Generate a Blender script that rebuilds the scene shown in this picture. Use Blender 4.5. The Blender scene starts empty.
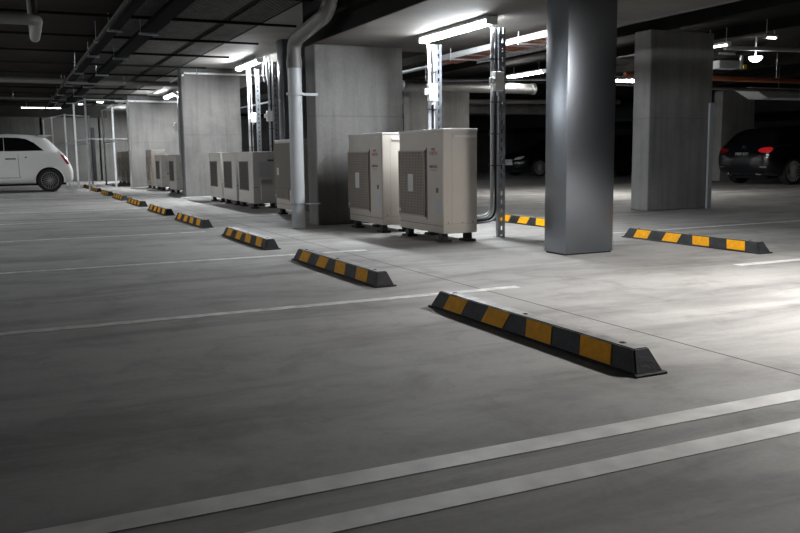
import bpy, bmesh, math, random
from mathutils import Vector, Matrix
from mathutils.bvhtree import BVHTree
random.seed(7)
scene = bpy.context.scene
C = scene.collection
PI = math.pi

# ------------------------------------------------------------ materials
MATS = {}
def new_mat(name):
    m = bpy.data.materials.new(name); m.use_nodes = True
    nt = m.node_tree; b = nt.nodes['Principled BSDF']
    MATS[name] = m
    return m, nt, b
def plain(name, col, rough=.5, metal=0.0, spec=.5, bump=0, bscale=40, var=0, vscale=3, coat=0):
    m, nt, b = new_mat(name)
    b.inputs['Base Color'].default_value = (*col, 1)
    b.inputs['Roughness'].default_value = rough
    b.inputs['Metallic'].default_value = metal
    b.inputs['Specular IOR Level'].default_value = spec
    b.inputs['Coat Weight'].default_value = coat
    tc = nt.nodes.new('ShaderNodeTexCoord')
    if var:
        n = nt.nodes.new('ShaderNodeTexNoise'); n.inputs['Scale'].default_value = vscale; n.inputs['Detail'].default_value = 5
        nt.links.new(tc.outputs['Object'], n.inputs['Vector'])
        r = nt.nodes.new('ShaderNodeValToRGB')
        r.color_ramp.elements[0].position = .3; r.color_ramp.elements[1].position = .7
        r.color_ramp.elements[0].color = (*[c*(1-var) for c in col], 1)
        r.color_ramp.elements[1].color = (*[min(1, c*(1+var)) for c in col], 1)
        nt.links.new(n.outputs['Fac'], r.inputs['Fac']); nt.links.new(r.outputs['Color'], b.inputs['Base Color'])
    if bump:
        n2 = nt.nodes.new('ShaderNodeTexNoise'); n2.inputs['Scale'].default_value = bscale; n2.inputs['Detail'].default_value = 4
        nt.links.new(tc.outputs['Object'], n2.inputs['Vector'])
        bp = nt.nodes.new('ShaderNodeBump'); bp.inputs['Strength'].default_value = bump; bp.inputs['Distance'].default_value = .01
        nt.links.new(n2.outputs['Fac'], bp.inputs['Height']); nt.links.new(bp.outputs['Normal'], b.inputs['Normal'])
    return m
def emit(name, col, s):
    m, nt, b = new_mat(name)
    b.inputs['Base Color'].default_value = (.8, .8, .8, 1)
    b.inputs['Emission Color'].default_value = (*col, 1)
    b.inputs['Emission Strength'].default_value = s
    return m

def ramp(nt, fac, stops):
    r = nt.nodes.new('ShaderNodeValToRGB')
    els = r.color_ramp.elements
    while len(els) < len(stops): els.new(.5)
    for e, (p, c) in zip(els, stops):
        e.position = p; e.color = (c, c, c, 1) if isinstance(c, (int, float)) else (*c, 1)
    nt.links.new(fac, r.inputs['Fac'])
    return r.outputs['Color']
def noise(nt, vec, scale, detail=6, rough=.55, dist=0, stretch=None):
    if stretch:
        mp = nt.nodes.new('ShaderNodeMapping'); mp.inputs['Scale'].default_value = stretch
        nt.links.new(vec, mp.inputs['Vector']); vec = mp.outputs['Vector']
    n = nt.nodes.new('ShaderNodeTexNoise'); n.inputs['Scale'].default_value = scale
    n.inputs['Detail'].default_value = detail; n.inputs['Roughness'].default_value = rough
    n.inputs['Distortion'].default_value = dist
    nt.links.new(vec, n.inputs['Vector'])
    return n.outputs['Fac']
def mult(nt, a, b, fac=1.0, mode='MULTIPLY'):
    m = nt.nodes.new('ShaderNodeMix'); m.data_type = 'RGBA'; m.blend_type = mode
    m.inputs[0].default_value = fac
    nt.links.new(a, m.inputs[6]); nt.links.new(b, m.inputs[7])
    return m.outputs[2]

def floor_material():
    m, nt, b = new_mat('polished_concrete_floor')
    tc = nt.nodes.new('ShaderNodeTexCoord'); v = tc.outputs['Object']
    base = ramp(nt, noise(nt, v, .55, 8, .6, .3), [(.25, (.33, .322, .31)), (.5, (.42, .41, .396)), (.78, (.50, .488, .472))])
    streak = ramp(nt, noise(nt, v, 1.0, 7, .65, .6, (.45, 2.2, 1)), [(.30, .50), (.5, .88), (.68, 1.0)])
    blot = ramp(nt, noise(nt, v, 3.2, 8, .7, .5), [(.32, .68), (.5, .94), (.7, 1.0)])
    fine = ramp(nt, noise(nt, v, 60, 3, .6), [(.3, .9), (.7, 1.0)])
    c = mult(nt, mult(nt, mult(nt, base, streak), blot, .8), fine, .8)
    # pale scuffs
    sc = ramp(nt, noise(nt, v, 9, 6, .8, 1.5, (1, 2.5, 1)), [(.70, 0.0), (.78, 1.0)])
    mx = nt.nodes.new('ShaderNodeMix'); mx.data_type = 'RGBA'; nt.links.new(c, mx.inputs[6]); mx.inputs[7].default_value = (.62, .61, .59, 1)
    mm = nt.nodes.new('ShaderNodeMath'); mm.operation = 'MULTIPLY'; mm.inputs[1].default_value = .3
    nt.links.new(sc, mm.inputs[0]); nt.links.new(mm.outputs[0], mx.inputs[0])
    c = mx.outputs[2]
    # sawn joints: x = 2.56 along the row
    sep = nt.nodes.new('ShaderNodeSeparateXYZ'); nt.links.new(v, sep.inputs[0])
    def line(sock, pos, w):
        a = nt.nodes.new('ShaderNodeMath'); a.operation = 'SUBTRACT'; a.inputs[1].default_value = pos; nt.links.new(sock, a.inputs[0])
        d = nt.nodes.new('ShaderNodeMath'); d.operation = 'ABSOLUTE'; nt.links.new(a.outputs[0], d.inputs[0])
        l = nt.nodes.new('ShaderNodeMath'); l.operation = 'LESS_THAN'; l.inputs[1].default_value = w; nt.links.new(d.outputs[0], l.inputs[0])
        return l.outputs[0]
    for sock, pos, w in ((sep.outputs[0], 2.56, .005), (sep.outputs[0], 6.6, .005), (sep.outputs[0], -1.6, .005)):
        mj = nt.nodes.new('ShaderNodeMix'); mj.data_type = 'RGBA'; nt.links.new(c, mj.inputs[6]); mj.inputs[7].default_value = (.06, .058, .055, 1)
        nt.links.new(line(sock, pos, w), mj.inputs[0]); c = mj.outputs[2]
    nt.links.new(c, b.inputs['Base Color'])
    rg = ramp(nt, noise(nt, v, 2.2, 6, .6, .4, (.6, 1.6, 1)), [(.3, .62), (.7, .8)])
    nt.links.new(rg, b.inputs['Roughness'])
    b.inputs['Specular IOR Level'].default_value = .22
    bp = nt.nodes.new('ShaderNodeBump'); bp.inputs['Strength'].default_value = .12; bp.inputs['Distance'].default_value = .01
    nt.links.new(noise(nt, v, 25, 6, .6), bp.inputs['Height']); nt.links.new(bp.outputs['Normal'], b.inputs['Normal'])
    return m
def concrete(name, dark, light, streaks=True, rough=.75, lift=1.28):
    m, nt, b = new_mat(name)
    tc = nt.nodes.new('ShaderNodeTexCoord'); v = tc.outputs['Object']
    base = ramp(nt, noise(nt, v, 1.3, 8, .6, .3), [(.3, dark), (.7, light)])
    c = base
    if streaks:
        st = ramp(nt, noise(nt, v, 3.0, 6, .65, .2, (2.2, 2.2, .18)), [(.3, .72), (.55, 1.0)])
        c = mult(nt, c, st)
    c = mult(nt, c, ramp(nt, noise(nt, v, 45, 3, .6), [(.3, .88), (.7, 1.0)]))
    # pour joint
    sep = nt.nodes.new('ShaderNodeSeparateXYZ'); nt.links.new(v, sep.inputs[0])
    if streaks:
        a = nt.nodes.new('ShaderNodeMath'); a.operation = 'SUBTRACT'; a.inputs[1].default_value = lift; nt.links.new(sep.outputs[2], a.inputs[0])
        d = nt.nodes.new('ShaderNodeMath'); d.operation = 'ABSOLUTE'; nt.links.new(a.outputs[0], d.inputs[0])
        l = nt.nodes.new('ShaderNodeMath'); l.operation = 'LESS_THAN'; l.inputs[1].default_value = .006; nt.links.new(d.outputs[0], l.inputs[0])
        k = nt.nodes.new('ShaderNodeMath'); k.operation = 'MULTIPLY'; k.inputs[1].default_value = .35; nt.links.new(l.outputs[0], k.inputs[0])
        mj = nt.nodes.new('ShaderNodeMix'); mj.data_type = 'RGBA'; nt.links.new(c, mj.inputs[6]); mj.inputs[7].default_value = (*[x*.5 for x in dark], 1)
        nt.links.new(k.outputs[0], mj.inputs[0]); c = mj.outputs[2]
    nt.links.new(c, b.inputs['Base Color'])
    b.inputs['Roughness'].default_value = rough
    b.inputs['Specular IOR Level'].default_value = .3
    bp = nt.nodes.new('ShaderNodeBump'); bp.inputs['Strength'].default_value = .25; bp.inputs['Distance'].default_value = .01
    nt.links.new(noise(nt, v, 18, 7, .65), bp.inputs['Height']); nt.links.new(bp.outputs['Normal'], b.inputs['Normal'])
    return m
def steel(name, col, rough, metal=1.0, spangle=.12, scale=40):
    m, nt, b = new_mat(name)
    tc = nt.nodes.new('ShaderNodeTexCoord'); v = tc.outputs['Object']
    vo = nt.nodes.new('ShaderNodeTexVoronoi'); vo.inputs['Scale'].default_value = scale; nt.links.new(v, vo.inputs['Vector'])
    c = ramp(nt, vo.outputs['Color'], [(0, tuple(x*(1-spangle) for x in col)), (1, tuple(min(1, x*(1+spangle)) for x in col))])
    c = mult(nt, c, ramp(nt, noise(nt, v, 2.5, 5, .6), [(.3, .82), (.7, 1.0)]))
    nt.links.new(c, b.inputs['Base Color'])
    b.inputs['Metallic'].default_value = metal
    r = ramp(nt, noise(nt, v, 6, 5, .6), [(.3, rough*.8), (.7, rough*1.25)])
    nt.links.new(r, b.inputs['Roughness'])
    return m
def mesh_panel_material():
    m, nt, b = new_mat('foil_faced_insulation_panel')
    tc = nt.nodes.new('ShaderNodeTexCoord'); v = tc.outputs['Object']
    br = nt.nodes.new('ShaderNodeTexBrick'); nt.links.new(v, br.inputs['Vector'])
    br.inputs['Scale'].default_value = 1; br.inputs['Brick Width'].default_value = .075; br.inputs['Row Height'].default_value = .055
    br.inputs['Mortar Size'].default_value = .010; br.inputs['Color1'].default_value = (.13, .128, .125, 1)
    br.inputs['Color2'].default_value = (.19, .188, .185, 1); br.inputs['Mortar'].default_value = (.03, .03, .03, 1)
    c = mult(nt, br.outputs['Color'], ramp(nt, noise(nt, v, 3, 5, .6), [(.3, .7), (.7, 1.0)]))
    nt.links.new(c, b.inputs['Base Color']); b.inputs['Roughness'].default_value = .8; b.inputs['Specular IOR Level'].default_value = .1
    return m

FLOOR = floor_material()
COL_CONC = concrete('formed_concrete', (.145, .143, .138), (.225, .221, .213))
COL_BRIGHT = concrete('older_formed_concrete', (.24, .238, .232), (.34, .336, .328))  # same concrete, colour lightened to stand in for light on the right-hand columns
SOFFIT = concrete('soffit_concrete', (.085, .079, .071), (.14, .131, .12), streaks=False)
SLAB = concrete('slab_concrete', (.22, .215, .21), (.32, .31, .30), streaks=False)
WALLC = concrete('wall_concrete', (.10, .098, .094), (.16, .157, .15))
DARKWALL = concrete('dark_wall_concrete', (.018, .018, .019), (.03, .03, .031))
BEAMDARK = concrete('sooty_beam_concrete', (.05, .048, .045), (.08, .077, .073), streaks=False)  # dark concrete tone for the far left cross beam
BLACKCEIL = plain('black_insulated_ceiling', (.016, .015, .014), .9, spec=.08, var=.3, vscale=2)
BROWNCEIL = plain('brown_stained_ceiling', (.022, .018, .016), .9, spec=.08, var=.25, vscale=1.5)  # dark brown, tone varied by noise
PANEL = mesh_panel_material()
PAINT = plain('white_line_paint', (.68, .67, .65), .55, var=.16, vscale=9)
PAINT_OLD = plain('worn_line_paint', (.62, .61, .59), .6, var=.3, vscale=12)
RUBBER = plain('black_rubber', (.026, .027, .030), .62, spec=.25, var=.35, vscale=14, bump=.25, bscale=60)
DUSTY = plain('dusty_rubber_top', (.30, .293, .28), .5, var=.35, vscale=10, bump=.2, bscale=60)
YELLOW = plain('yellow_reflector', (.88, .40, .008), .6, spec=.12, var=.12, vscale=30, bump=.15, bscale=150)
BLACKPL = plain('black_plastic', (.012, .012, .013), .45)
BEIGE = plain('beige_powder_coat', (.53, .487, .435), .5, var=.05, vscale=3)
BEIGE2 = plain('pale_grey_powder_coat', (.60, .58, .545), .5, var=.05, vscale=3)
BEIGE_L = plain('pale_cover_coat', (.60, .585, .56), .5)
OLIVE = plain('olive_grille', (.16, .145, .12), .6)
GRILLE = plain('brown_grey_grille_bars', (.38, .335, .295), .55)
GRILLE_B = plain('grille_recess', (.19, .162, .142), .7)
FINS = plain('dark_condenser_fins', (.05, .042, .038), .6)
LABELW = plain('white_sticker', (.62, .62, .62), .5)
LABELB = plain('pale_blue_sticker', (.42, .47, .54), .5)
LABELC = plain('faded_sticker', (.50, .50, .515), .5)
LABELG = plain('grey_print', (.12, .11, .11), .6)
REDP = plain('red_print', (.42, .10, .075), .5)
GALV = steel('galvanised_steel', (.40, .43, .47), .42)
GALVB = steel('bright_galvanised_steel', (.80, .82, .84), .5, metal=.4)
CLAD = plain('brushed_steel_cladding', (.28, .30, .33), .29, metal=1, var=.05, vscale=1.5)
DARKST = steel('dark_steel', (.10, .10, .105), .5)
WHITEPL = plain('white_plastic', (.86, .86, .85), .4)
PIPEW = plain('pale_grey_pvc', (.42, .435, .455), .38, var=.05)
PIPED = plain('grey_painted_pipe', (.15, .145, .14), .5, var=.1)
PIPER = plain('red_brown_pipe', (.34, .10, .045), .5, var=.15)
CABLE_B = plain('black_cable', (.02, .02, .022), .6, spec=.2)
CABLE_W = plain('light_cable', (.40, .41, .44), .45)
DUCT = steel('spiral_duct_steel', (.24, .24, .24), .45)
HOUSING = plain('white_enamel', (.7, .7, .7), .4)
WHITECAR = plain('white_car_paint', (.88, .88, .865), .28, coat=.7)
BLACKCAR = plain('black_car_paint', (.006, .007, .010), .22, coat=.8)
GLASSD = plain('tinted_window_glass', (.006, .006, .007), .08, spec=.6)
TRAYBLK = plain('black_painted_tray', (.010, .010, .010), .9, spec=.05)
TRAYBLK2 = plain('dull_dark_pipe', (.05, .048, .045), .8, spec=.1)
TYRE = plain('tyre_rubber', (.018, .018, .018), .75)
RIMD = plain('gunmetal_alloy', (.34, .335, .33), .4, metal=.2)
RIML = plain('silver_alloy', (.72, .72, .72), .4, metal=.2)
CHROME = plain('chrome', (.75, .75, .76), .12, metal=1)
TAILRED = emit('red_tail_lens', (1, .02, .03), .16)
TAILRED.node_tree.nodes['Principled BSDF'].inputs['Base Color'].default_value = (.5, .01, .012, 1)
TAILDULL = plain('dull_red_tail_lens', (.22, .012, .02), .15, coat=.5)
HEADL = plain('headlamp_lens', (.9, .92, .95), .25, metal=.2)
YELD = plain('yellow_tag', (.8, .7, .05), .5)
ARCH = plain('wheel_arch_black', (.004, .004, .004), .9)

TUBE = emit('fluorescent_diffuser', (.93, .97, 1.0), 205)
TUBE_MID = emit('fluorescent_diffuser_second', (.95, .98, 1.0), 340)
TUBE_FAR = emit('fluorescent_diffuser_far', (1.0, .98, .93), 110)
TUBE_FILL = emit('fluorescent_diffuser_left', (.93, .97, 1.0), 300)  # emission of the added fill battens
TUBE_OFF = emit('fluorescent_diffuser_near', (1.0, .975, .95), 355)
SMALLL = emit('small_lamp_lens', (1, .98, .94), 12)

# ------------------------------------------------------------ mesh helpers
def B(): return bmesh.new()
def box(bm, x0, x1, y0, y1, z0, z1, bev=0, seg=2):
    r = bmesh.ops.create_cube(bm, size=1)
    vs = r['verts']
    for v in vs:
        v.co = Vector((x0+(v.co.x+.5)*(x1-x0), y0+(v.co.y+.5)*(y1-y0), z0+(v.co.z+.5)*(z1-z0)))
    if bev:
        es = list({e for v in vs for e in v.link_edges})
        bmesh.ops.bevel(bm, geom=es, offset=bev, segments=seg, affect='EDGES', profile=.5)
    return bm
def obox(bm, c, ax, ay, az, hx, hy, hz):
    ax, ay, az, c = map(Vector, (ax, ay, az, c)); ax.normalize(); ay.normalize(); az.normalize()
    r = bmesh.ops.create_cube(bm, size=2)
    for v in r['verts']:
        v.co = c + ax*v.co.x*hx + ay*v.co.y*hy + az*v.co.z*hz
    return bm
def cyl(bm, p0, p1, r, seg=16, r2=None):
    p0, p1 = Vector(p0), Vector(p1); d = p1-p0
    m = Matrix.Translation((p0+p1)/2) @ d.to_track_quat('Z', 'Y').to_matrix().to_4x4()
    bmesh.ops.create_cone(bm, cap_ends=True, segments=seg, radius1=r, radius2=r if r2 is None else r2, depth=d.length, matrix=m)
    return bm
def tube(bm, pts, r, seg=12):
    pts = [Vector(p) for p in pts]
    rings = []; up = None
    for i, p in enumerate(pts):
        t = (pts[min(i+1, len(pts)-1)]-pts[max(i-1, 0)]).normalized()
        if up is None:
            up = t.orthogonal().normalized()
        up = (up - t*up.dot(t)).normalized(); s = t.cross(up)
        rings.append([bm.verts.new(p + (up*math.cos(a)+s*math.sin(a))*r) for a in [2*PI*k/seg for k in range(seg)]])
    for a, b in zip(rings, rings[1:]):
        for k in range(seg):
            bm.faces.new((a[k], a[(k+1) % seg], b[(k+1) % seg], b[k]))
    bm.faces.new(rings[0][::-1]); bm.faces.new(rings[-1])
    return bm
def bend(pts, rad, n=6):
    pts = [Vector(p) for p in pts]; out = [pts[0]]
    for a, b, c in zip(pts, pts[1:], pts[2:]):
        d1 = (a-b).normalized(); d2 = (c-b).normalized()
        p, q = b+d1*rad, b+d2*rad
        for k in range(n+1):
            t = k/n; out.append(p*(1-t)**2 + b*2*t*(1-t) + q*t*t)
    out.append(pts[-1]); return out
def lathe(bm, prof, axis='Y', seg=32, c=(0, 0, 0), caps=False):
    c = Vector(c); rings = []
    for r, h in prof:
        ring = []
        for k in range(seg):
            a = 2*PI*k/seg
            v = Vector((r*math.cos(a), h, r*math.sin(a))) if axis == 'Y' else Vector((r*math.cos(a), r*math.sin(a), h))
            ring.append(bm.verts.new(c+v))
        rings.append(ring)
    for a, b in zip(rings, rings[1:]):
        for k in range(seg): bm.faces.new((a[k], a[(k+1) % seg], b[(k+1) % seg], b[k]))
    if caps and prof[0][0] > 1e-4: bm.faces.new(rings[0][::-1])
    if caps and prof[-1][0] > 1e-4: bm.faces.new(rings[-1])
    bmesh.ops.recalc_face_normals(bm, faces=bm.faces)
    return bm
def prism(bm, poly, v0, v1):
    """poly: list of 3-D points (planar); extrude by v1-v0"""
    d = Vector(v1)-Vector(v0)
    a = [bm.verts.new(Vector(p)+Vector(v0)) for p in poly]; b = [bm.verts.new(Vector(p)+Vector(v0)+d) for p in poly]
    n = len(poly)
    bm.faces.new(a); bm.faces.new(b[::-1])
    for k in range(n): bm.faces.new((a[k], b[k], b[(k+1) % n], a[(k+1) % n]))
    bmesh.ops.recalc_face_normals(bm, faces=bm.faces)
    return bm
def link(name, bm, mat, parent=None, smooth=False):
    bmesh.ops.recalc_face_normals(bm, faces=bm.faces)
    me = bpy.data.meshes.new(name); bm.to_mesh(me); bm.free()
    for m in (mat if isinstance(mat, (list, tuple)) else [mat]): me.materials.append(m)
    if smooth:
        for p in me.polygons: p.use_smooth = True
        try: me.set_sharp_from_angle(angle=math.radians(35))
        except Exception: pass
    o = bpy.data.objects.new(name, me); C.objects.link(o)
    if parent is not None: o.parent = parent
    return o
def tag(o, label, cat, group=None, kind=None):
    o['label'] = label; o['category'] = cat
    if group: o['group'] = group
    if kind: o['kind'] = kind
    return o
def thing(name, label, cat, loc=(0, 0, 0), rotz=0, group=None):
    o = bpy.data.objects.new(name, None); C.objects.link(o); o.empty_display_size = .1
    o.location = loc; o.rotation_euler = (0, 0, rotz)
    return tag(o, label, cat, group)
def struct(name, bm, mat, label=None):
    o = link(name, bm, mat); o['kind'] = 'structure'
    if label: o['label'] = label
    return o
def kids(o): return [c for c in C.objects if c.parent == o]
def dup(o, loc, rotz=None, label=None, group=None):
    r = o.copy(); C.objects.link(r); r.location = loc
    if rotz is not None: r.rotation_euler = (0, 0, rotz)
    if label: r['label'] = label
    if group: r['group'] = group
    for ch in kids(o):
        c = ch.copy(); C.objects.link(c); c.parent = r
        for g in kids(ch):
            d = g.copy(); C.objects.link(d); d.parent = c
    return r
def text(name, s, size, mat, parent, origin, ux, uy, depth=.0015, align='CENTER'):
    cu = bpy.data.curves.new(name, 'FONT'); cu.body = s; cu.size = size; cu.extrude = depth/2
    cu.align_x = align; cu.align_y = 'CENTER'
    t = bpy.data.objects.new(name, cu); C.objects.link(t)
    dg = bpy.context.evaluated_depsgraph_get()
    me = bpy.data.meshes.new_from_object(t.evaluated_get(dg)); bpy.data.objects.remove(t)
    ux = Vector(ux).normalized(); uy = Vector(uy).normalized(); uz = ux.cross(uy)
    M = Matrix((ux, uy, uz)).transposed()
    for v in me.vertices: v.co = M @ v.co + Vector(origin)
    me.materials.clear(); me.materials.append(mat)
    o = bpy.data.objects.new(name, me); C.objects.link(o); o.parent = parent
    return o

# ------------------------------------------------------------ the shell
CEIL = 2.62      # underside of the general slab
BEAM = 2.10      # underside of the wide band beam
XR, XL, YF, YB = 24.0, -9.0, -6.0, 36.5
struct('floor', box(B(), XL, XR, YF, YB, -.2, 0), FLOOR)
struct('wall_back', box(B(), XL-.2, XR+.2, YB, YB+.2, -.2, 3), WALLC)
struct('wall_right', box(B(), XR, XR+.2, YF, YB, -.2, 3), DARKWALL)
struct('wall_left', box(B(), XL-.2, XL, YF, YB, -.2, 3), WALLC)
struct('wall_front', box(B(), XL-.2, XR+.2, YF-.2, YF, -.2, 3), WALLC)
struct('ceiling', box(B(), XL, 3.30, YF, YB, CEIL, 3), BROWNCEIL)
struct('ceiling', box(B(), 3.30, 5.75, 9.62, YB, CEIL, 3), SLAB)
struct('ceiling', box(B(), 5.75, XR, YF, YB, CEIL, 3), BLACKCEIL)
# wide band beam carried by the first concrete column and the steel clad column
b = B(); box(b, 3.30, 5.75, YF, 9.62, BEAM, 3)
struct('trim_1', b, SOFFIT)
# thin black sheets over the beam's side faces
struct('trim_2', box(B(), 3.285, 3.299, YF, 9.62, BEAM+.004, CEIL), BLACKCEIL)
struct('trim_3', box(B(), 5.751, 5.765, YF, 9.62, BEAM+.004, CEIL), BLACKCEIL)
# downstand ribs of the dark slab on the right
n = 4
for x in (7.0, 8.3, 9.9, 11.8, 14.0, 16.5):
    struct('trim_%d' % n, box(B(), x-.09, x+.09, YF, YB, CEIL-.14, CEIL-.001), BLACKCEIL); n += 1
# far cross beams
struct('trim_%d' % n, box(B(), 9.6, 16.5, 20.1, 20.45, 1.93, 2.2), WALLC); n += 1
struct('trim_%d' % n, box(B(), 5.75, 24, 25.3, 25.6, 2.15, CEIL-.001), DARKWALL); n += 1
struct('trim_%d' % n, box(B(), XL, 3.3, 30.8, 31.1, 2.25, CEIL-.001), BEAMDARK); n += 1
struct('trim_%d' % n, box(B(), -9, 1.2, 33.0, 33.25, 0.0, CEIL-.001), WALLC); n += 1
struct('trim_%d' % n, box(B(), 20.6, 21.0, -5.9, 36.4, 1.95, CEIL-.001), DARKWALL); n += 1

# ------------------------------------------------------------ columns
def column(x0, x1, y0, y1, z1, label, mat=COL_CONC, chamfer=.012):
    o = link('concrete_column', box(B(), x0, x1, y0, y1, 0, z1, chamfer, 1), mat)
    return tag(o, label, 'column', None)
column(3.30, 4.43, 9.30, 9.62, BEAM, 'broad concrete column beside the pale downpipe, nearest of the row behind the outdoor units')
column(3.30, 4.50, 17.30, 17.62, CEIL, 'broad concrete column behind the three grey outdoor units with white strip at its foot')
column(3.30, 4.72, 25.45, 25.77, CEIL, 'broad concrete column beside the galvanised storage frame')
column(3.30, 4.75, 33.5, 33.82, CEIL, 'pale concrete column seen through the galvanised storage frame, farthest of the row')
cC = column(8.05, 9.20, 9.03, 9.37, CEIL-.15, 'dark wide concrete column between the steel clad column and the black hatchback', COL_BRIGHT)
column(8.25, 9.80, 17.0, 17.3, CEIL-.15, 'grey concrete column seen above the tall outdoor units, behind the slotted uprights')
column(13.0, 14.2, 17.3, 17.6, CEIL-.15, 'concrete column hidden behind the steel clad column')
column(18.0, 19.25, 17.3, 17.6, CEIL-.15, 'grey concrete column standing behind the tail of the black hatchback', COL_BRIGHT)
column(13.0, 14.2, 25.7, 26.0, 2.1, 'concrete column behind the far dark cars')
tag(link('corner_guard', box(B(), 9.13, 9.215, 8.995, 9.029, 0, 1.5, .004, 1), PIPEW), 'pale metal corner guard on the right edge of the dark concrete column', 'corner guard')
tag(link('floor_kerb', box(B(), 3.18, 4.60, 17.12, 17.28, 0, .03, .006, 1), PIPEW), 'pale strip on the floor along the foot of the second concrete column', 'kerb')

def clad_column(x0, y0, x1, y1, z1, label):
    t = thing('steel_clad_column', label, 'column', (x0, y0, 0))
    w, d = x1-x0, y1-y0
    link('cladding', box(B(), 0, w, 0, d, .012, z1-.001, .0015, 2), CLAD, t, True)
    b = B()
    box(b, .01, w-.01, .01, d-.01, 0, .012)
    link('base_packer', b, BLACKPL, t)
    return t
clad_column(4.0, 5.41, 4.47, 5.70, BEAM, 'shiny square steel clad column standing behind the nearest wheel stop')
clad_column(4.0, 12.72, 4.45, 13.02, CEIL, 'shiny steel clad column just left of the pale downpipe, behind an outdoor unit')

# ------------------------------------------------------------ ceiling panels (foil faced boards with black joints)
strips = [(1.50, 1.85), (2.09, 2.69), (2.80, 3.22)]
ys = [3.6+1.9*k for k in range(14)]
protos = {}
for si, (a, c) in enumerate(strips):
    for y in ys:
        if si not in protos:
            o = link('ceiling_panel', box(B(), 0, c-a, 0, 1.84, -.025, 0, .004, 1), PANEL)
            protos[si] = o
        else:
            o = protos[si].copy(); C.objects.link(o)
        o.location = (a, y-.03+.03, CEIL-.001)
        tag(o, ['narrow pale mesh faced ceiling panel between two black trays',
                'wide pale mesh faced ceiling panel beside the black cable tray',
                'mesh faced ceiling panel next to the smooth concrete slab'][si], 'ceiling panel', ['narrow ceiling panels', 'wide ceiling panels', 'slab edge ceiling panels'][si])
chan = None
for k, y in enumerate(ys[2:]):
    if chan is None:
        chan = link('suspended_channel', box(B(), -1.6, 3.72, -.018, .018, -.058, -.027, .004, 1), TRAYBLK); o = chan
    else:
        o = chan.copy(); C.objects.link(o)
    o.location = (0, y-.03, CEIL)
    tag(o, 'thin dark channel running across the panelled ceiling', 'channel', 'dark channels across the ceiling')

def cable_tray(x, w, y0, y1, z, label, mat, h=.06, cables=3):
    t = thing('cable_tray', label, 'cable tray', (x, 0, 0))
    b = B()
    box(b, -w/2, -w/2+.004, y0, y1, z, z+h); box(b, w/2-.004, w/2, y0, y1, z, z+h)
    box(b, -w/2, w/2, y0, y1, z-.003, z)
    link('tray', b, mat, t)
    b = B()
    for k in range(cables):
        xx = -w/2+(k+.6)*w/(cables+.2)
        tube(b, [(xx+random.uniform(-.01, .01), yy, z+.022) for yy in [y0+(y1-y0)*i/14 for i in range(15)]], .018, 6)
    link('cables', b, CABLE_B, t)
    yy = y0+1
    while yy < y1:
        b = B()
        for s in (-1, 1):
            cyl(b, (s*(w/2+.01), yy, z-.03), (s*(w/2+.01), yy, CEIL), .005, 6)
        box(b, -w/2-.03, w/2+.03, yy-.02, yy+.02, z-.03, z-.004)
        link('hanger', b, GALV, t); yy += 2.85
    return t
cable_tray(1.76, .18, 4.5, 28.2, 2.40, 'wide black cable tray running along the mesh faced ceiling panels', TRAYBLK)
cable_tray(1.35, .12, 4.5, 28.2, 2.42, 'black cable tray at the edge of the brown ceiling, beside a thin pipe', TRAYBLK)

# pipes under the left ceiling
def pipe(pts, r, mat, label, name='ceiling_pipe', cat='pipe', clamps=(), bendr=.12, hang=True, seg=16):
    t = thing(name, label, cat)
    link('pipe_run', tube(B(), bend(pts, bendr) if len(pts) > 2 else pts, r, seg), mat, t, True)
    for c in clamps:
        b = B(); top = c[3] if len(c) > 3 else CEIL
        c = Vector(c[:3])
        if hang and top > c.z: cyl(b, c, (c.x, c.y, top), .005, 6)
        ax = c[0] if False else None
        lathe(b, [(r+.001, -.012), (r+.007, -.012), (r+.007, .012), (r+.001, .012)], 'Y' if abs(Vector(pts[1]).y-Vector(pts[0]).y) > abs(Vector(pts[1]).x-Vector(pts[0]).x) else 'Z', 16, c)
        link('pipe_hanger', b, GALV, t)
    return t
pipe([(1.19, 5, 2.36), (1.19, 30, 2.36)], .020, TRAYBLK2, 'thin grey pipe running along the edge of the brown ceiling', clamps=[(1.19, y, 2.36) for y in (8.2, 11.9, 15.5, 19.3)])
pipe([(-6, 18.6, 2.42), (3.9, 18.9, 2.42)], .055, PIPED, 'long grey pipe crossing the ceiling above the white hatchback', clamps=[(x, 18.6+(x+6)*.0303, 2.42) for x in (-3.5, -.5, 2.4)])
pipe([(-3, 8.75, 2.12), (.36, 8.75, 2.12), (.38, 10.1, 2.12), (.38, 10.4, CEIL+.05)], .052, PIPED, 'grey pipe with an elbow in the upper left corner', clamps=[(-1.2, 8.75, 2.12), (-.1, 8.75, 2.12)])
pipe([(-6, 24.5, 2.44), (1.6, 24.5, 2.44)], .03, PIPED, 'thin pipe crossing behind the long grey ceiling pipe', clamps=[(x, 24.5, 2.44) for x in (-2, .3)])
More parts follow.
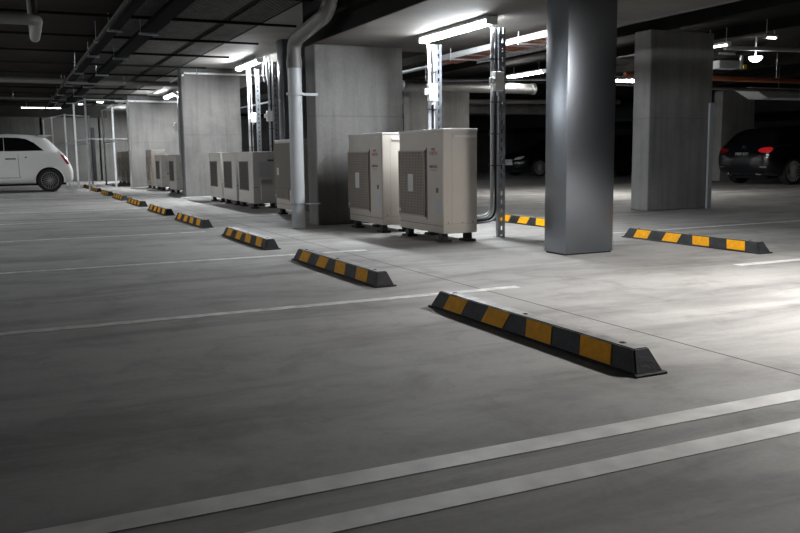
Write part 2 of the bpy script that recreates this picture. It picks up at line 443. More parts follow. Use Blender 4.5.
# pale downpipe with elbows
t = thing('downpipe', 'pale grey round downpipe rising from the floor to the ceiling beside the first concrete column', 'pipe', (3.02, 9.18, 0))
R0 = .078
link('lower_pipe', tube(B(), [(0, 0, 0), (0, 0, 1.86)], R0, 28), PIPEW, t, True)
link('upper_pipe', tube(B(), bend([(0, 0, 1.84), (0, 0, 2.10), (.06, -.95, 2.26), (.10, -1.05, CEIL-.006)], .14, 8), R0, 28), PIPED, t, True)
link('coupling', tube(B(), [(0, 0, 1.80), (0, 0, 1.91)], R0+.01, 28), PIPED, t, True)
b = B(); lathe(b, [(R0+.001, .0), (R0+.02, 0), (R0+.02, .03), (R0+.001, .03)], 'Z', 24, (0, 0, 1.5)); box(b, .06, .27, -.01, .01, 1.5, 1.53)
link('pipe_clamp', b, PIPEW, t)
b = B(); lathe(b, [(R0+.001, .0), (R0+.006, 0), (R0+.006, .02), (R0+.001, .02)], 'Z', 24, (0, 0, .26)); box(b, .02, .27, -.012, .012, .262, .278); obox(b, (-.02, -R0-.006, .275), (1, 0, .4), (0, 1, 0), (-.4, 0, 1), .025, .006, .006)
link('pipe_clamp', b, GALV, t)

# ------------------------------------------------------------ painted bay lines
def pline(x0, x1, y, w, label, group=None, mat=PAINT, dy=0):
    b = B(); prism(b, [(x0, y-w/2, .0), (x0, y+w/2, 0), (x1, y+dy+w/2, 0), (x1, y+dy-w/2, 0)], (0, 0, .0003), (0, 0, .0018))
    return tag(link('parking_line', b, mat), label, 'parking line', group)
pline(-4.5, 2.85, 1.875, .085, 'white painted line across the foreground, farther of the close pair')
pline(-4.5, 2.85, 1.655, .085, 'white painted line across the foreground, nearer of the close pair')
pline(-4.5, 2.80, 4.27, .075, 'white painted bay line ending behind the nearest wheel stop', mat=PAINT_OLD, dy=0)
pline(-4.5, 2.78, 6.62, .07, 'thin white bay line passing between second and third wheel stops', mat=PAINT_OLD)
pline(-4.5, 1.95, 9.22, .075, 'thin white bay line ending at the third wheel stop from the front', mat=PAINT_OLD)
pline(-4.5, 1.95, 11.75, .075, 'worn bay line beyond the fourth wheel stop from the front', mat=PAINT_OLD)
pline(-4.5, 1.95, 14.2, .08, 'worn bay line beyond the fifth wheel stop from the front', mat=PAINT_OLD)
pline(-4.5, 1.95, 16.7, .08, 'worn bay line beyond the sixth wheel stop from the front', mat=PAINT_OLD)
pline(-4.5, 1.95, 19.2, .08, 'worn bay line beyond the seventh wheel stop from the front', mat=PAINT_OLD)
pline(-4.5, 1.95, 21.6, .08, 'faint bay line just in front of the white hatchback', mat=PAINT_OLD)
pline(4.70, 9.6, 4.32, .08, 'short white bay line at the right edge in front of the bright striped stop')
pline(5.0, 10.0, 6.70, .07, 'thin white bay line passing behind the bright striped stop', mat=PAINT_OLD, dy=.1)
pline(5.0, 10.2, 11.6, .08, 'pale bay line left of the dark concrete column base', mat=PAINT_OLD)
pline(12.2, 17.5, 12.6, .09, 'pale bay line on the floor in front of the black hatchback')
pline(5.0, 10.2, 14.1, .08, 'pale bay line on the far floor behind the slotted uprights')
pline(11.5, 17.5, 16.9, .08, 'pale bay line beyond the tail of the black hatchback', mat=PAINT_OLD)
pline(11.5, 17.5, 21.8, .09, 'pale far bay line below the parked dark cars', mat=PAINT_OLD)

# ------------------------------------------------------------ wheel stops
def stop_proto(label):
    L, W, H = 1.65, .15, .092
    t = thing('wheel_stop', label, 'wheel stop')
    hb, ht = .064, .034; eb, et = L/2-.012, L/2-.062
    b = B()
    box(b, -W/2, W/2, -L/2, L/2, 0, .010, .003, 1)
    link('base_flange', b, RUBBER, t)
    b = B()
    lo = [b.verts.new(p) for p in ((-hb, -eb, .008), (hb, -eb, .008), (hb, eb, .008), (-hb, eb, .008))]
    hi = [b.verts.new(p) for p in ((-ht, -et, H), (ht, -et, H), (ht, et, H), (-ht, et, H))]
    b.faces.new(lo[::-1]); b.faces.new(hi)
    for k in range(4): b.faces.new((lo[k], lo[(k+1) % 4], hi[(k+1) % 4], hi[k]))
    bmesh.ops.bevel(b, geom=list(b.edges), offset=.004, segments=2, affect='EDGES')
    body = link('rubber_body', b, [RUBBER, DUSTY], t)
    for p in body.data.polygons:
        if p.normal.z > .9: p.material_index = 1
    # panels on the sloped sides, leaning towards the middle
    def side(s, u, v, off):   # u along length, v 0..1 up the slope
        x = s*(hb+(ht-hb)*v); z = .008+(H-.008)*v
        nrm = Vector((s*(H-.008), 0, (hb-ht))).normalized()
        return Vector((x, u, z))+nrm*off
    for s in (-1, 1):
        for c in (-.575, -.19, .19, .575):
            q = .028*(-1 if c > 0 else 1)
            hw = .094
            b = B()
            pts = [(c-hw, .06), (c+hw, .06), (c+hw+q, .93), (c-hw+q, .93)]
            lo = [b.verts.new(side(s, u, v, .0002)) for u, v in pts]; hi = [b.verts.new(side(s, u, v, .003)) for u, v in pts]
            b.faces.new(lo); b.faces.new(hi[::-1])
            for k in range(4): b.faces.new((lo[k], lo[(k+1) % 4], hi[(k+1) % 4], hi[k]))
            link('reflective_panel', b, YELLOW, t)
    for y in (-.66, 0, .66):
        b = B(); cyl(b, (0, y, H-.001), (0, y, H+.0015), .014, 16); cyl(b, (0, y, H), (0, y, H+.004), .008, 6)
        link('bolt', b, BLACKPL, t)
    return t
lab = ['black and yellow rubber wheel stop nearest the camera, largest of all',
       'striped wheel stop in the long left row, second from the camera',
       'striped wheel stop third from the camera, left of the downpipe foot',
       'striped wheel stop in the long left row, fourth from the camera',
       'striped wheel stop in the long left row, fifth from the camera',
       'striped wheel stop in the long left row, sixth from the camera',
       'striped wheel stop in the long left row, seventh from the camera',
       'small dark striped wheel stop eighth in the left row, near the storage frame',
       'tiny dark striped wheel stop ninth in the left row, behind the storage frame foot',
       'farthest tiny dark wheel stop of the left row, beside the white hatchback bumper']
proto = None
for i in range(10):
    y = 2.2837+2.4712*i+.8245+[0, -.099, -.158, .049, -.013, .064, 0, 0, 0, 0][i]
    x = 2.007+.075+[.0, 0, 0, 0, 0, 0, 0, .0, .0, .0][i]
    if proto is None: proto = stop_proto(lab[0]); proto.location = (x, y, 0); proto['group'] = 'wheel stops of the left row'
    else: dup(proto, (x, y, 0), [0, .004, -.004, .01, 0, .008, 0, 0, 0, 0][i], lab[i], 'wheel stops of the left row')
dup(proto, (5.42, 5.52, 0), -.006, 'bright yellow and black wheel stop right of the steel clad column', 'wheel stops of the right row')
dup(proto, (5.44, 7.93, 0), 0, 'yellow and black wheel stop partly hidden by the left side of the steel clad column', 'wheel stops of the right row')

# ------------------------------------------------------------ light fittings
def batten(x, y, z, L, label, mat, along='Y', r=.055, top=None, name='ceiling_light', flat=.8):
    t = thing(name, label, 'light fitting', (x, y, z), 0 if along == 'Y' else PI/2)
    top = BEAM if top is None else top
    b = B(); box(b, -r-.012, r+.012, -L/2, L/2, 0, .035, .006, 2)
    if top > z+.036: 
        for s in (-1, 1): cyl(b, (0, s*L*.35, .03), (0, s*L*.35, top-z+.004), .006, 8)
    link('housing', b, HOUSING, t)
    b = B(); prof = []
    n = 8; pts = []
    for k in range(n+1):
        a = PI+PI*k/n
        pts.append((r*math.cos(a), 0, r*flat*math.sin(a)-.001))
    prism(b, pts, (0, -L/2+.02, 0), (0, L/2-.02, 0))
    link('diffuser', b, mat, t, True)
    for s in (-1, 1):
        b = B(); box(b, -r-.006, r+.006, s*(L/2-.010)-.011, s*(L/2-.010)+.011, -r*flat*1.06, .0, .003, 1)
        link('end_cap', b, HOUSING, t)
    return t
batten(4.2, 7.57, BEAM-.04, 1.42, 'glowing fluorescent batten under the low beam above the tall outdoor units', TUBE)
batten(4.2, 15.45, CEIL-.10, 1.5, 'glowing fluorescent batten above the three grey outdoor units', TUBE_MID, top=CEIL)
batten(4.2, 23.6, CEIL-.10, 1.5, 'glowing fluorescent batten beyond the second concrete column', TUBE_MID, top=CEIL)
batten(4.2, 31.0, CEIL-.10, 1.4, 'small distant fluorescent batten in front of the farthest concrete column', TUBE_MID, top=CEIL)
nl = batten(4.25, 2.65, BEAM-.036, 1.42, 'fluorescent batten under the low beam just outside the upper right of the view', TUBE_OFF, flat=.12)
for sg in (-1, 1):
    link('reflector_wing', prism(B(), [(sg*.068, 0, .012), (sg*.074, 0, .012), (sg*.100, 0, -.060), (sg*.094, 0, -.060)], (0, -.71, 0), (0, .71, 0)), GALV, nl)  # wings added to cut the low-angle light on the foreground floor
for k, yy in enumerate((10.5, 14.5, 18.5)):  # unseen battens added as fill light for the car side and unit fronts
    batten(-4.6, yy, CEIL-.036, 1.42, ['fluorescent batten in the left aisle outside the view, nearest the camera', 'fluorescent batten in the left aisle outside the view, middle one', 'fluorescent batten in the left aisle outside the view, level with the white hatchback'][k], TUBE_FILL, top=CEIL)
batten(9.75, 14.6, CEIL-.18, 1.3, 'distant fluorescent batten seen left of the steel clad column', TUBE_FAR, top=CEIL-.0)
batten(10.9, 12.75, 2.2, 1.5, 'bright fluorescent batten seen right of the steel clad column', TUBE_FAR, along='X', r=.085, top=CEIL)
batten(1.15, 29.3, 2.47, 1.2, 'distant fluorescent batten above the roof of the white hatchback', SMALLL, along='X', top=CEIL, r=.025)
batten(2.66, 26.5, 2.5, .22, 'small ceiling light over the storage frame, right one', SMALLL, along='X', top=CEIL, r=.03)
batten(2.2, 27.6, 2.5, .16, 'small ceiling light over the storage frame, left one', SMALLL, along='X', top=CEIL, r=.025)

# ------------------------------------------------------------ outdoor units
def feet(t, xs, ys, mat=BLACKPL, h=.08):
    for x in xs:
        for y in ys:
            b = B(); box(b, x-.03, x+.03, y-.04, y+.04, .02, h, .005, 1); box(b, x-.055, x+.055, y-.07, y+.07, 0, .022, .004, 1)
            link('foot', b, mat, t)
def tall_unit(label, loc, logo=True, grp='tall outdoor units'):
    """front faces -X, near end at y=0"""
    W, D, Z0, Z1 = .94, .36, .085, 1.05
    t = thing('outdoor_unit', label, 'air conditioner', loc, 0, grp)
    body = link('casing', box(B(), 0, D, 0, W, Z0, Z1-.012, .01, 3), BEIGE, t, True)
    link('lid', box(B(), -.004, D+.004, -.004, W+.004, Z1-.022, Z1, .004, 2), BEIGE_L, t, True)
    # fan grille on the far part of the front
    y0, y1, z0, z1 = .36, .925, .235, .845
    b = B(); box(b, -.010, .002, y0, y1, z0, z1, .002, 1)
    g = link('fan_grille', b, GRILLE_B, t)
    b = B()
    for a0, a1, c0, c1 in ((y0-.012, y0+.006, z0-.01, z1+.01), (y1-.006, y1+.008, z0-.01, z1+.01)):
        box(b, -.016, .002, a0, a1, c0, c1)
    for zc in (z0-.005, z1+.005): box(b, -.016, .002, y0-.012, y1+.008, zc-.007, zc+.007)
    for k in range(1, 17):
        yy = y0+(y1-y0)*k/17; box(b, -.0155, -.009, yy-.0055, yy+.0055, z0, z1)
    for k in range(1, 22):
        zz = z0+(z1-z0)*k/22; box(b, -.0135, -.010, y0, y1, zz-.0028, zz+.0028)
    link('grille_bars', b, GRILLE, g)
    box_b = box(B(), -.018, -.0155, .60, .71, .46, .63)
    link('rating_plate', box_b, LABELW, t)
    b = B(); box(b, -.0175, -.0155, .88, .93, .255, .285); link('small_badge', b, LABELW, t)
    # service panel near end, with its groove
    b = B(); box(b, -.004, .001, .012, .315, .17, Z1-.03, .002, 1); link('service_panel', b, BEIGE, t)
    b = B(); box(b, -.0045, .0, .322, .334, .20, .88); link('panel_groove', b, LABELG, t)
    b = B(); box(b, -.0025, 0, .006, W-.006, .152, .157); link('base_seam', b, LABELG, t)
    b = B(); box(b, .02, D-.02, -.0015, .001, .172, .177); box(b, .09, .0935, -.0015, .001, .172, Z1-.03); link('side_seam', b, GRILLE, t)
    b = B(); box(b, .11, D-.015, -.010, .002, .968, .992, .003, 1); link('carry_handle', b, LABELW, t)
    for xx in (.05, .20, .31):
        b = B(); cyl(b, (xx, -.003, .185), (xx, .001, .185), .006, 8); link('screw', b, LABELG, t)
    if logo:
        text('red_lettering', 'FUJITSU', .046, REDP, t, (-.0055, .185, .825), (0, -1, 0), (0, 0, 1))
        b = B()
        for s in (-1, 1): tube(b, [(-.006, (.185+s*.016+.016*math.cos(a)), .866+.010*math.sin(a)) for a in [2*PI*k/16 for k in range(17)]], .003, 5)
        link('loop_emblem', b, REDP, t)
        text('model_lettering', 'AIRSTAGE', .036, LABELG, t, (-.0055, .185, .702), (0, -1, 0), (0, 0, 1))
        b = B(); box(b, -.0055, -.003, .12, .25, .668, .673); link('underline', b, LABELG, t)
        b = B(); box(b, -.006, -.003, .09, .135, .462, .507); link('square_mark', b, LABELG, t)
        b = B(); box(b, -.0055, -.003, .06, .14, .27, .40); link('blue_label', b, LABELB, t)
        b = B(); box(b, -.0055, -.003, .10, .16, 1.0, 1.012); link('top_sticker', b, LABELW, t)
    feet(t, (.05, D-.05), (.10, W-.12))
    return t
u1 = tall_unit('tall beige outdoor unit with red lettering, nearer of the two beside the slotted upright', (3.62, 6.76, 0))
u2 = dup(u1, (3.55, 7.97, 0), 0, 'tall beige outdoor unit with red lettering, farther one against the concrete column')
u3 = dup(u1, (3.50, 10.68, 0), 0, 'beige outdoor unit with olive upper panel, mostly hidden behind the downpipe', 'outdoor units beyond the downpipe')
b = B(); box(b, -.022, -.019, .02, .93, .36, 1.0); link('front_cover', b, OLIVE, u3)
b = B(); box(b, -.025, -.021, .72, .80, .56, .66); link('pale_sticker', b, LABELW, u3)

def square_unit(label, loc, H=.90, W=.93, D=.40, grp='square grey outdoor units'):
    t = thing('outdoor_unit', label, 'air conditioner', loc, 0, grp)
    Z0 = .08
    link('casing', box(B(), 0, D, 0, W, Z0, H-.012, .012, 3), BEIGE2, t, True)
    link('lid', box(B(), -.004, D+.004, -.004, W+.004, H-.02, H, .004, 2), BEIGE_L, t, True)
    y0, y1, z0, z1 = .30, .78, .30, H-.17
    b = B(); box(b, -.004, .002, y0, y1, z0, z1); g = link('fan_grille', b, FINS, t)
    b = B()
    for a0, a1, c0, c1 in ((y0-.03, y0, z0-.02, z1+.02), (y1, y1+.03, z0-.02, z1+.02), (y0, y1, z0-.02, z0), (y0, y1, z1, z1+.02)):
        box(b, -.012, .002, a0, a1, c0, c1)
    for k in range(1, 15):
        zz = z0+(z1-z0)*k/15; box(b, -.008, -.004, y0, y1, zz-.002, zz+.002)
    link('grille_bars', b, OLIVE, g)
    # side facing the camera: seams, labels, valve cover
    b = B(); box(b, .10, .30, -.003, .001, .50, .74); link('instruction_label', b, LABELC, t)
    b = B(); box(b, .24, .345, -.004, .001, H-.155, H-.125); link('name_plate', b, LABELG, t)
    b = B(); box(b, .13, .31, -.004, .001, .40, .46)
    for k in range(4): box(b, .135, .305, -.008, -.003, .405+k*.014, .411+k*.014)
    link('vent_louvre', b, GRILLE, t)
    b = B(); box(b, .12, D-.03, -.03, .001, Z0+.02, .375, .008, 2); link('valve_cover', b, BEIGE_L, t)
    b = B(); box(b, .0, .1, -.002, .001, .335, .342); link('side_seam', b, LABELG, t)
    feet(t, (.05, D-.06), (.12, W-.14))
    return t
q1 = square_unit('squat grey outdoor unit with its labelled side showing, nearest of the row of three', (3.52, 12.93, 0))
dup(q1, (3.52, 14.02, 0), 0, 'squat grey outdoor unit in the middle of the row of three')
dup(q1, (3.52, 15.12, 0), 0, 'squat grey outdoor unit against the second concrete column, last of the row of three')
t1 = dup(u1, (3.55, 23.2, 0), 0, 'tall pale outdoor unit leaning shade on the third column, behind the lower pair', 'outdoor units beyond the second column')
dup(q1, (3.60, 22.0, 0), 0, 'squat pale outdoor unit directly in front of the distant tall one', 'outdoor units beyond the second column')
dup(q1, (3.55, 19.7, 0), 0, 'squat pale outdoor unit half hidden by the edge of the second column', 'outdoor units beyond the second column')
for k, y in enumerate((26.6, 27.75, 28.9)):
    dup(u1, (3.45, y, 0), 0, ['distant beige outdoor unit behind the storage frame, right one', 'distant beige outdoor unit behind the storage frame, middle one', 'distant beige outdoor unit behind the storage frame, left one'][k], 'outdoor units behind the storage frame')

# ------------------------------------------------------------ slotted uprights with cables and isolators
def upright(x, y, top, label, grp, w=.078, sw=True, cab=1):
    t = thing('slotted_upright', label, 'metal upright', (x, y, 0), 0, grp)
    b = B(); d = .042
    for s in (-1, 1):
        box(b, s*w/2-(.030 if s > 0 else 0), s*w/2+(0 if s > 0 else .030), 0, .0025, .004, top)
        box(b, s*w/2-(.0025 if s > 0 else 0), s*w/2+(0 if s > 0 else .0025), .0025, d, .004, top)
    z = .03
    while z < top-.04:
        box(b, -w/2+.029, w/2-.029, 0, .0025, z, z+.045); z += .085
    link('channel', b, GALV, t)
    b = B(); box(b, -.04, .04, -.05, .09, 0, .006); cyl(b, (-.02, -.03, 0), (-.02, -.03, .02), .01, 8); cyl(b, (.02, .07, 0), (.02, .07, .02), .01, 8)
    link('foot_plate', b, GALV, t)
    return t
def cables_on(x, y, top, side, label, zlow, bendto, grp):
    t = thing('cable_bundle', label, 'cables', (x, y, 0), 0, grp)
    mats = [CABLE_W, CABLE_B, CABLE_W, PIPEW]
    for k in range(4):
        dx = side*(.060+.024*k); dy = -.012*(k % 2)
        pts = [(dx, dy, top-.01), (dx, dy, zlow+.12+.02*k)]
        if bendto: pts = [(dx, dy, top-.004), (dx+.005*side, dy-.01, top-.15), (dx, dy, top-.3), (dx, dy, zlow+.02*k), (side*bendto, dy+.01, zlow+.02*k-.02)]
        else: pts = [(dx+.01*side, dy, top-.004), (dx, dy, top-.25), (dx, dy, .02)]
        link('cable', tube(B(), bend(pts, .11 if bendto else .08, 5), .0105, 8), mats[k], t, True)
    for z in (.7, 1.0, 1.3, 1.7):
        b = B(); x0 = side*.045; x1 = side*.15
        box(b, min(x0, x1), max(x0, x1), -.028, .016, z, z+.008); link('cable_tie', b, BLACKPL, t)
    return t
def isolator(x, y, z, label, grp):
    t = thing('isolator_switch', label, 'switch box', (x, y, z), 0, grp)
    link('enclosure', box(B(), -.05, .05, -.065, 0, -.09, .09, .008, 2), WHITEPL, t)
    b = B(); cyl(b, (-.052, -.035, 0), (-.078, -.035, 0), .035, 16); box(b, -.095, -.07, -.05, -.02, -.03, .03, .004, 1)
    link('rotary_handle', b, WHITEPL, t)
    link('conduit_gland', cyl(B(), (0, -.03, -.09), (0, -.03, -.13), .016, 10), PIPEW, t)
    return t
G1 = 'slotted uprights'; BT = BEAM-.10; CT = CEIL-.16
upright(4.355, 6.93, BT, 'slotted galvanised upright standing just right of the nearest tall outdoor unit', G1)
cables_on(4.355, 6.92, BT, -1, 'light and dark cables strapped beside the front slotted upright, bending to the unit', .17, .374, 'cable bundles')
isolator(4.235, 6.84, 1.49, 'white isolator box with round handle on the front slotted upright', 'isolators')
upright(4.34, 8.20, BT, 'slotted galvanised upright rising behind the tall outdoor units', G1)
cables_on(4.34, 8.19, BT, -1, 'cables strapped beside the upright behind the tall outdoor units', .17, None, 'cable bundles')
isolator(4.20, 8.11, 1.48, 'white isolator box on the upright behind the tall outdoor units', 'isolators')
upright(4.40, 15.6, CT, 'slotted upright nearest to the second concrete column', G1)
cables_on(4.33, 15.59, CT, -1, 'cables strapped to the upright nearest to the second concrete column', .17, None, 'cable bundles')
isolator(4.26, 15.5, 1.55, 'white isolator box on the upright by the second concrete column', 'isolators')
upright(4.36, 14.35, CT, 'slotted upright just left of the rear steel clad column', G1)
cables_on(4.36, 14.34, CT, -1, 'cables strapped to the upright left of the rear steel clad column', .17, None, 'cable bundles')
isolator(4.20, 14.25, 1.52, 'white isolator box on the upright left of the rear steel clad column', 'isolators')
upright(4.30, 22.9, CT, 'slotted upright seen left of the second concrete column', G1)
isolator(4.16, 22.8, 1.66, 'small white isolator box left of the second concrete column', 'isolators')
t = thing('hanging_cables', 'loose white cables dangling from the end of the fluorescent light above the grey units', 'cables', (4.33, 14.9, 0))
for k in range(3):
    link('cable', tube(B(), bend([(-.02+.03*k, -.1*k, CEIL-.003), (-.02+.03*k, -.1*k, 2.42-.03*k), (.04*k-.04, -.04-.1*k, 2.28), (.03*k, -.1*k, 2.16-.06*k)], .05, 4), .008, 6), WHITEPL, t, True)
# floor pipework behind units
pipe([(4.06, 11.2, .16), (4.06, 16.9, .16)], .03, CABLE_B, 'black insulated pipe run low behind the three grey units', name='refrigerant_pipe', hang=False)
for k, y in enumerate((11.8, 12.6, 13.5)):
    tag(link('pipe_bracket', box(B(), 4.02, 4.10, y-.02, y+.02, 0, .13), GALV), 'low galvanised bracket under the black insulated pipe', 'bracket', 'low pipe brackets')

# ------------------------------------------------------------ ladder tray and services beyond the low beam
def ladder(x0, x1, y0, y1, z, label):
    t = thing('cable_ladder', label, 'cable tray')
    for x in (x0, x1):
        b = B()
        box(b, x-.0015, x+.0015, y0, y1, z, z+.055); box(b, x-.014, x+.014, y0, y1, z+.055, z+.060); box(b, x-.010, x+.010, y0, y1, z-.003, z)
        yy = y0+.03
        while yy < y1-.05:
            box(b, x-.004, x+.004, yy, yy+.03, z+.024, z+.032); yy += .06
        link('side_rail', b, GALVB, t)
    b = B(); yy = y0+.1
    while yy < y1: box(b, x0, x1, yy, yy+.03, z+.004, z+.016); yy += .45
    link('rungs', b, GALVB, t)
    yy = y0+.7
    while yy < y1:
        b = B()
        for x in (x0-.02, x1+.02): cyl(b, (x, yy, z-.03), (x, yy, BEAM if (yy < 9.6 and x < 5.74) else CEIL), .006, 6)
        box(b, x0-.03, x1+.03, yy-.012, yy+.012, z-.02, z-.002)
        link('hanger', b, GALVB, t); yy += 1.5
    return t
ladder(5.03, 5.62, 6.95, 9.55, 1.985, 'bright galvanised cable ladder hanging under the beam, crossing behind the front upright')
pp = thing('copper_pipes', 'red brown pipes lying on the bright galvanised cable ladder', 'pipe')
for k in range(4):
    link('pipe_run', tube(B(), [(5.20+.09*k, 6.96, 2.028), (5.20+.09*k, 9.88, 2.028)], .024, 8), PIPER, pp, True)
# services on the right-hand bays
pipe([(6.6, 4, 2.3), (6.6, 24, 2.3)], .03, PIPED, 'thin grey pipe running along the dark right ceiling', clamps=[(6.6, 8, 2.3), (6.6, 11.5, 2.3), (6.6, 15, 2.3)])
pipe([(6.2, 10, 2.22), (6.2, 26, 2.22)], .02, GALV, 'thin shiny conduit beyond the cable ladder', clamps=[(6.2, 12, 2.22), (6.2, 17, 2.22)])
# round duct
t = thing('round_duct', 'short shiny round duct hanging left of the steel clad column', 'duct', (0, 0, 0))
link('duct_shell', tube(B(), [(7.1, 14.9, 2.16), (10.1, 14.9, 2.16)], .105, 28), DUCT, t, True)
link('end_collar', tube(B(), [(10.06, 14.9, 2.16), (10.15, 14.9, 2.16)], .118, 28), DUCT, t, True)
for x in (7.6, 9.4):
    b = B(); cyl(b, (x, 14.9, 2.2), (x, 14.9, CEIL), .006, 6); link('hanger', b, GALV, t)
pipe([(5.9, 19.0, 2.1), (16.0, 19.2, 2.25)], .06, PIPED, 'grey pipe crossing the far bay below the round duct', clamps=[(8, 19.05, 2.13), (12, 19.1, 2.2)])
pipe([(6.5, 12.2, 2.02), (10.5, 12.2, 2.16)], .025, GALV, 'thin bright conduit crossing behind the front upright', clamps=[(7.5, 12.2, 2.055)])
# right cluster
pipe([(9.6, 11.4, 2.12), (16.5, 11.4, 2.12)], .045, PIPER, 'red brown sprinkler pipe crossing above the black hatchback', clamps=[(11.3, 11.4, 2.12), (13.2, 11.4, 2.12)])
pipe([(9.6, 12.6, 2.10), (17.5, 12.6, 2.02)], .035, PIPED, 'grey pipe below the red brown sprinkler pipe on the right', clamps=[(12.5, 12.6, 2.07)])
pipe([(10.3, 9.9, 2.42), (14.5, 9.3, 2.42)], .035, PIPEW, 'pale pipe beside the round lamp at upper right', clamps=[(12.3, 9.614, 2.42)])
t = thing('rectangular_duct', 'pale rectangular duct with an angled end at the right edge', 'duct', (0, 0, 0))
b = B(); prism(b, [(14.1, 0, 2.13), (14.6, 0, 1.92), (18.5, 0, 1.92), (18.5, 0, 2.13)], (0, 12.8, 0), (0, 13.3, 0))
link('duct_shell', b, GALVB, t)
for x in (15.2, 17.5):
    b = B(); cyl(b, (x, 13.05, 2.1), (x, 13.05, CEIL), .006, 6); link('hanger', b, GALV, t)
t = thing('hanging_box', 'small grey box on a bracket at upper right beside the dark column', 'box', (11.7, 11.0, 2.25))
link('box_body', box(B(), -.35, .12, 0, .2, 0, .14, .01, 1), PIPEW, t)
b = B(); box(b, .16, .2, 0, .04, 0, CEIL-2.25); box(b, -.35, .2, 0, .04, .24, .27); link('bracket', b, GALVB, t)
link('yellow_tag', box(B(), .22, .28, -.01, .02, .0, .08), YELD, t)
def bulkhead(x, y, z, r, label):
    t = thing('round_ceiling_lamp', label, 'light fitting', (x, y, z))
    link('lamp_base', cyl(B(), (0, 0, 0), (0, 0, CEIL-z+.003), .012, 10), HOUSING, t)
    b = B(); lathe(b, [(r*math.cos(a), r*math.sin(a)*.8) for a in [-PI/2+PI/2*k/6 for k in range(7)]], 'Z', 24)
    link('lamp_globe', b, SMALLL, t, True)
bulkhead(11.0, 9.92, 2.31, .105, 'glowing round lamp at upper right of the dark concrete column')
batten(9.75, 9.5, 2.38, .45, 'small bright lamp at the top right corner of the dark concrete column', SMALLL, top=CEIL, r=.03)
batten(9.75, 8.55, 2.38, .22, 'tiny bright lamp right of the dark concrete column near the pipes', SMALLL, along='X', top=CEIL, r=.025)
# tray on top of the second column and conduits
pipe([(3.35, 17.2, 2.5), (5.4, 17.2, 2.5)], .02, GALVB, 'bright conduit lying along the top of the second concrete column', clamps=[(3.6, 17.2, 2.5)])
pipe([(3.32, 17.16, 2.46), (3.5, 22.5, 2.46)], .02, GALVB, 'bright conduit running away above the second concrete column', clamps=[(3.38, 19, 2.46)])
pipe([(2.95, 25.3, 2.46), (4.9, 25.3, 2.46)], .03, GALVB, 'bright conduit across the top of the column beside the storage frame', clamps=[(3.5, 25.3, 2.46)])
# ------------------------------------------------------------ galvanised storage frame
t = thing('storage_frame', 'tall galvanised steel storage frame of thin posts beside the white hatchback', 'metal frame', (0, 0, 0))
def frame(t, posts, links, top=2.36, mid=1.33, low=False):
    for x, y in posts:
        b = B(); box(b, x-.024, x+.024, y-.024, y+.024, .004, top); box(b, x-.035, x+.035, y-.035, y+.035, 0, .006)
        link('post', b, GALVB, t)
    for a, c in links:
        (x0, y0), (x1, y1) = posts[a], posts[c]
        for z in (mid, top-.03):
            b = B(); tube(b, [(x0, y0, z), (x1, y1, z)], .017, 6); link('rail', b, GALVB, t)
frame(t, [(1.93, 22.9), (3.0, 23.2), (1.80, 24.9), (2.92, 25.9), (2.88, 28.2)], [(0, 1), (0, 2), (1, 3), (3, 4)])
t2 = thing('storage_frame', 'smaller galvanised post group left of the storage frame, just above the car bumper', 'metal frame')
frame(t2, [(1.72, 27.6), (2.50, 28.6), (1.45, 29.6), (1.25, 31.0)], [(0, 1), (0, 2), (2, 3)], 2.2, 1.30)
# door-like dark slots in the back
tag(link('service_door', box(B(), 2.98, 3.1, 33.5, 33.59, 0, 2.0, .004, 1), BLACKPL), 'narrow black doorway strip seen between the frame posts', 'door')
tag(link('partition_panel', box(B(), 1.3, 3.25, 33.6, 33.68, 0, CEIL-.002, .004, 1), COL_CONC), 'grey partition wall piece behind the storage frame', 'partition')

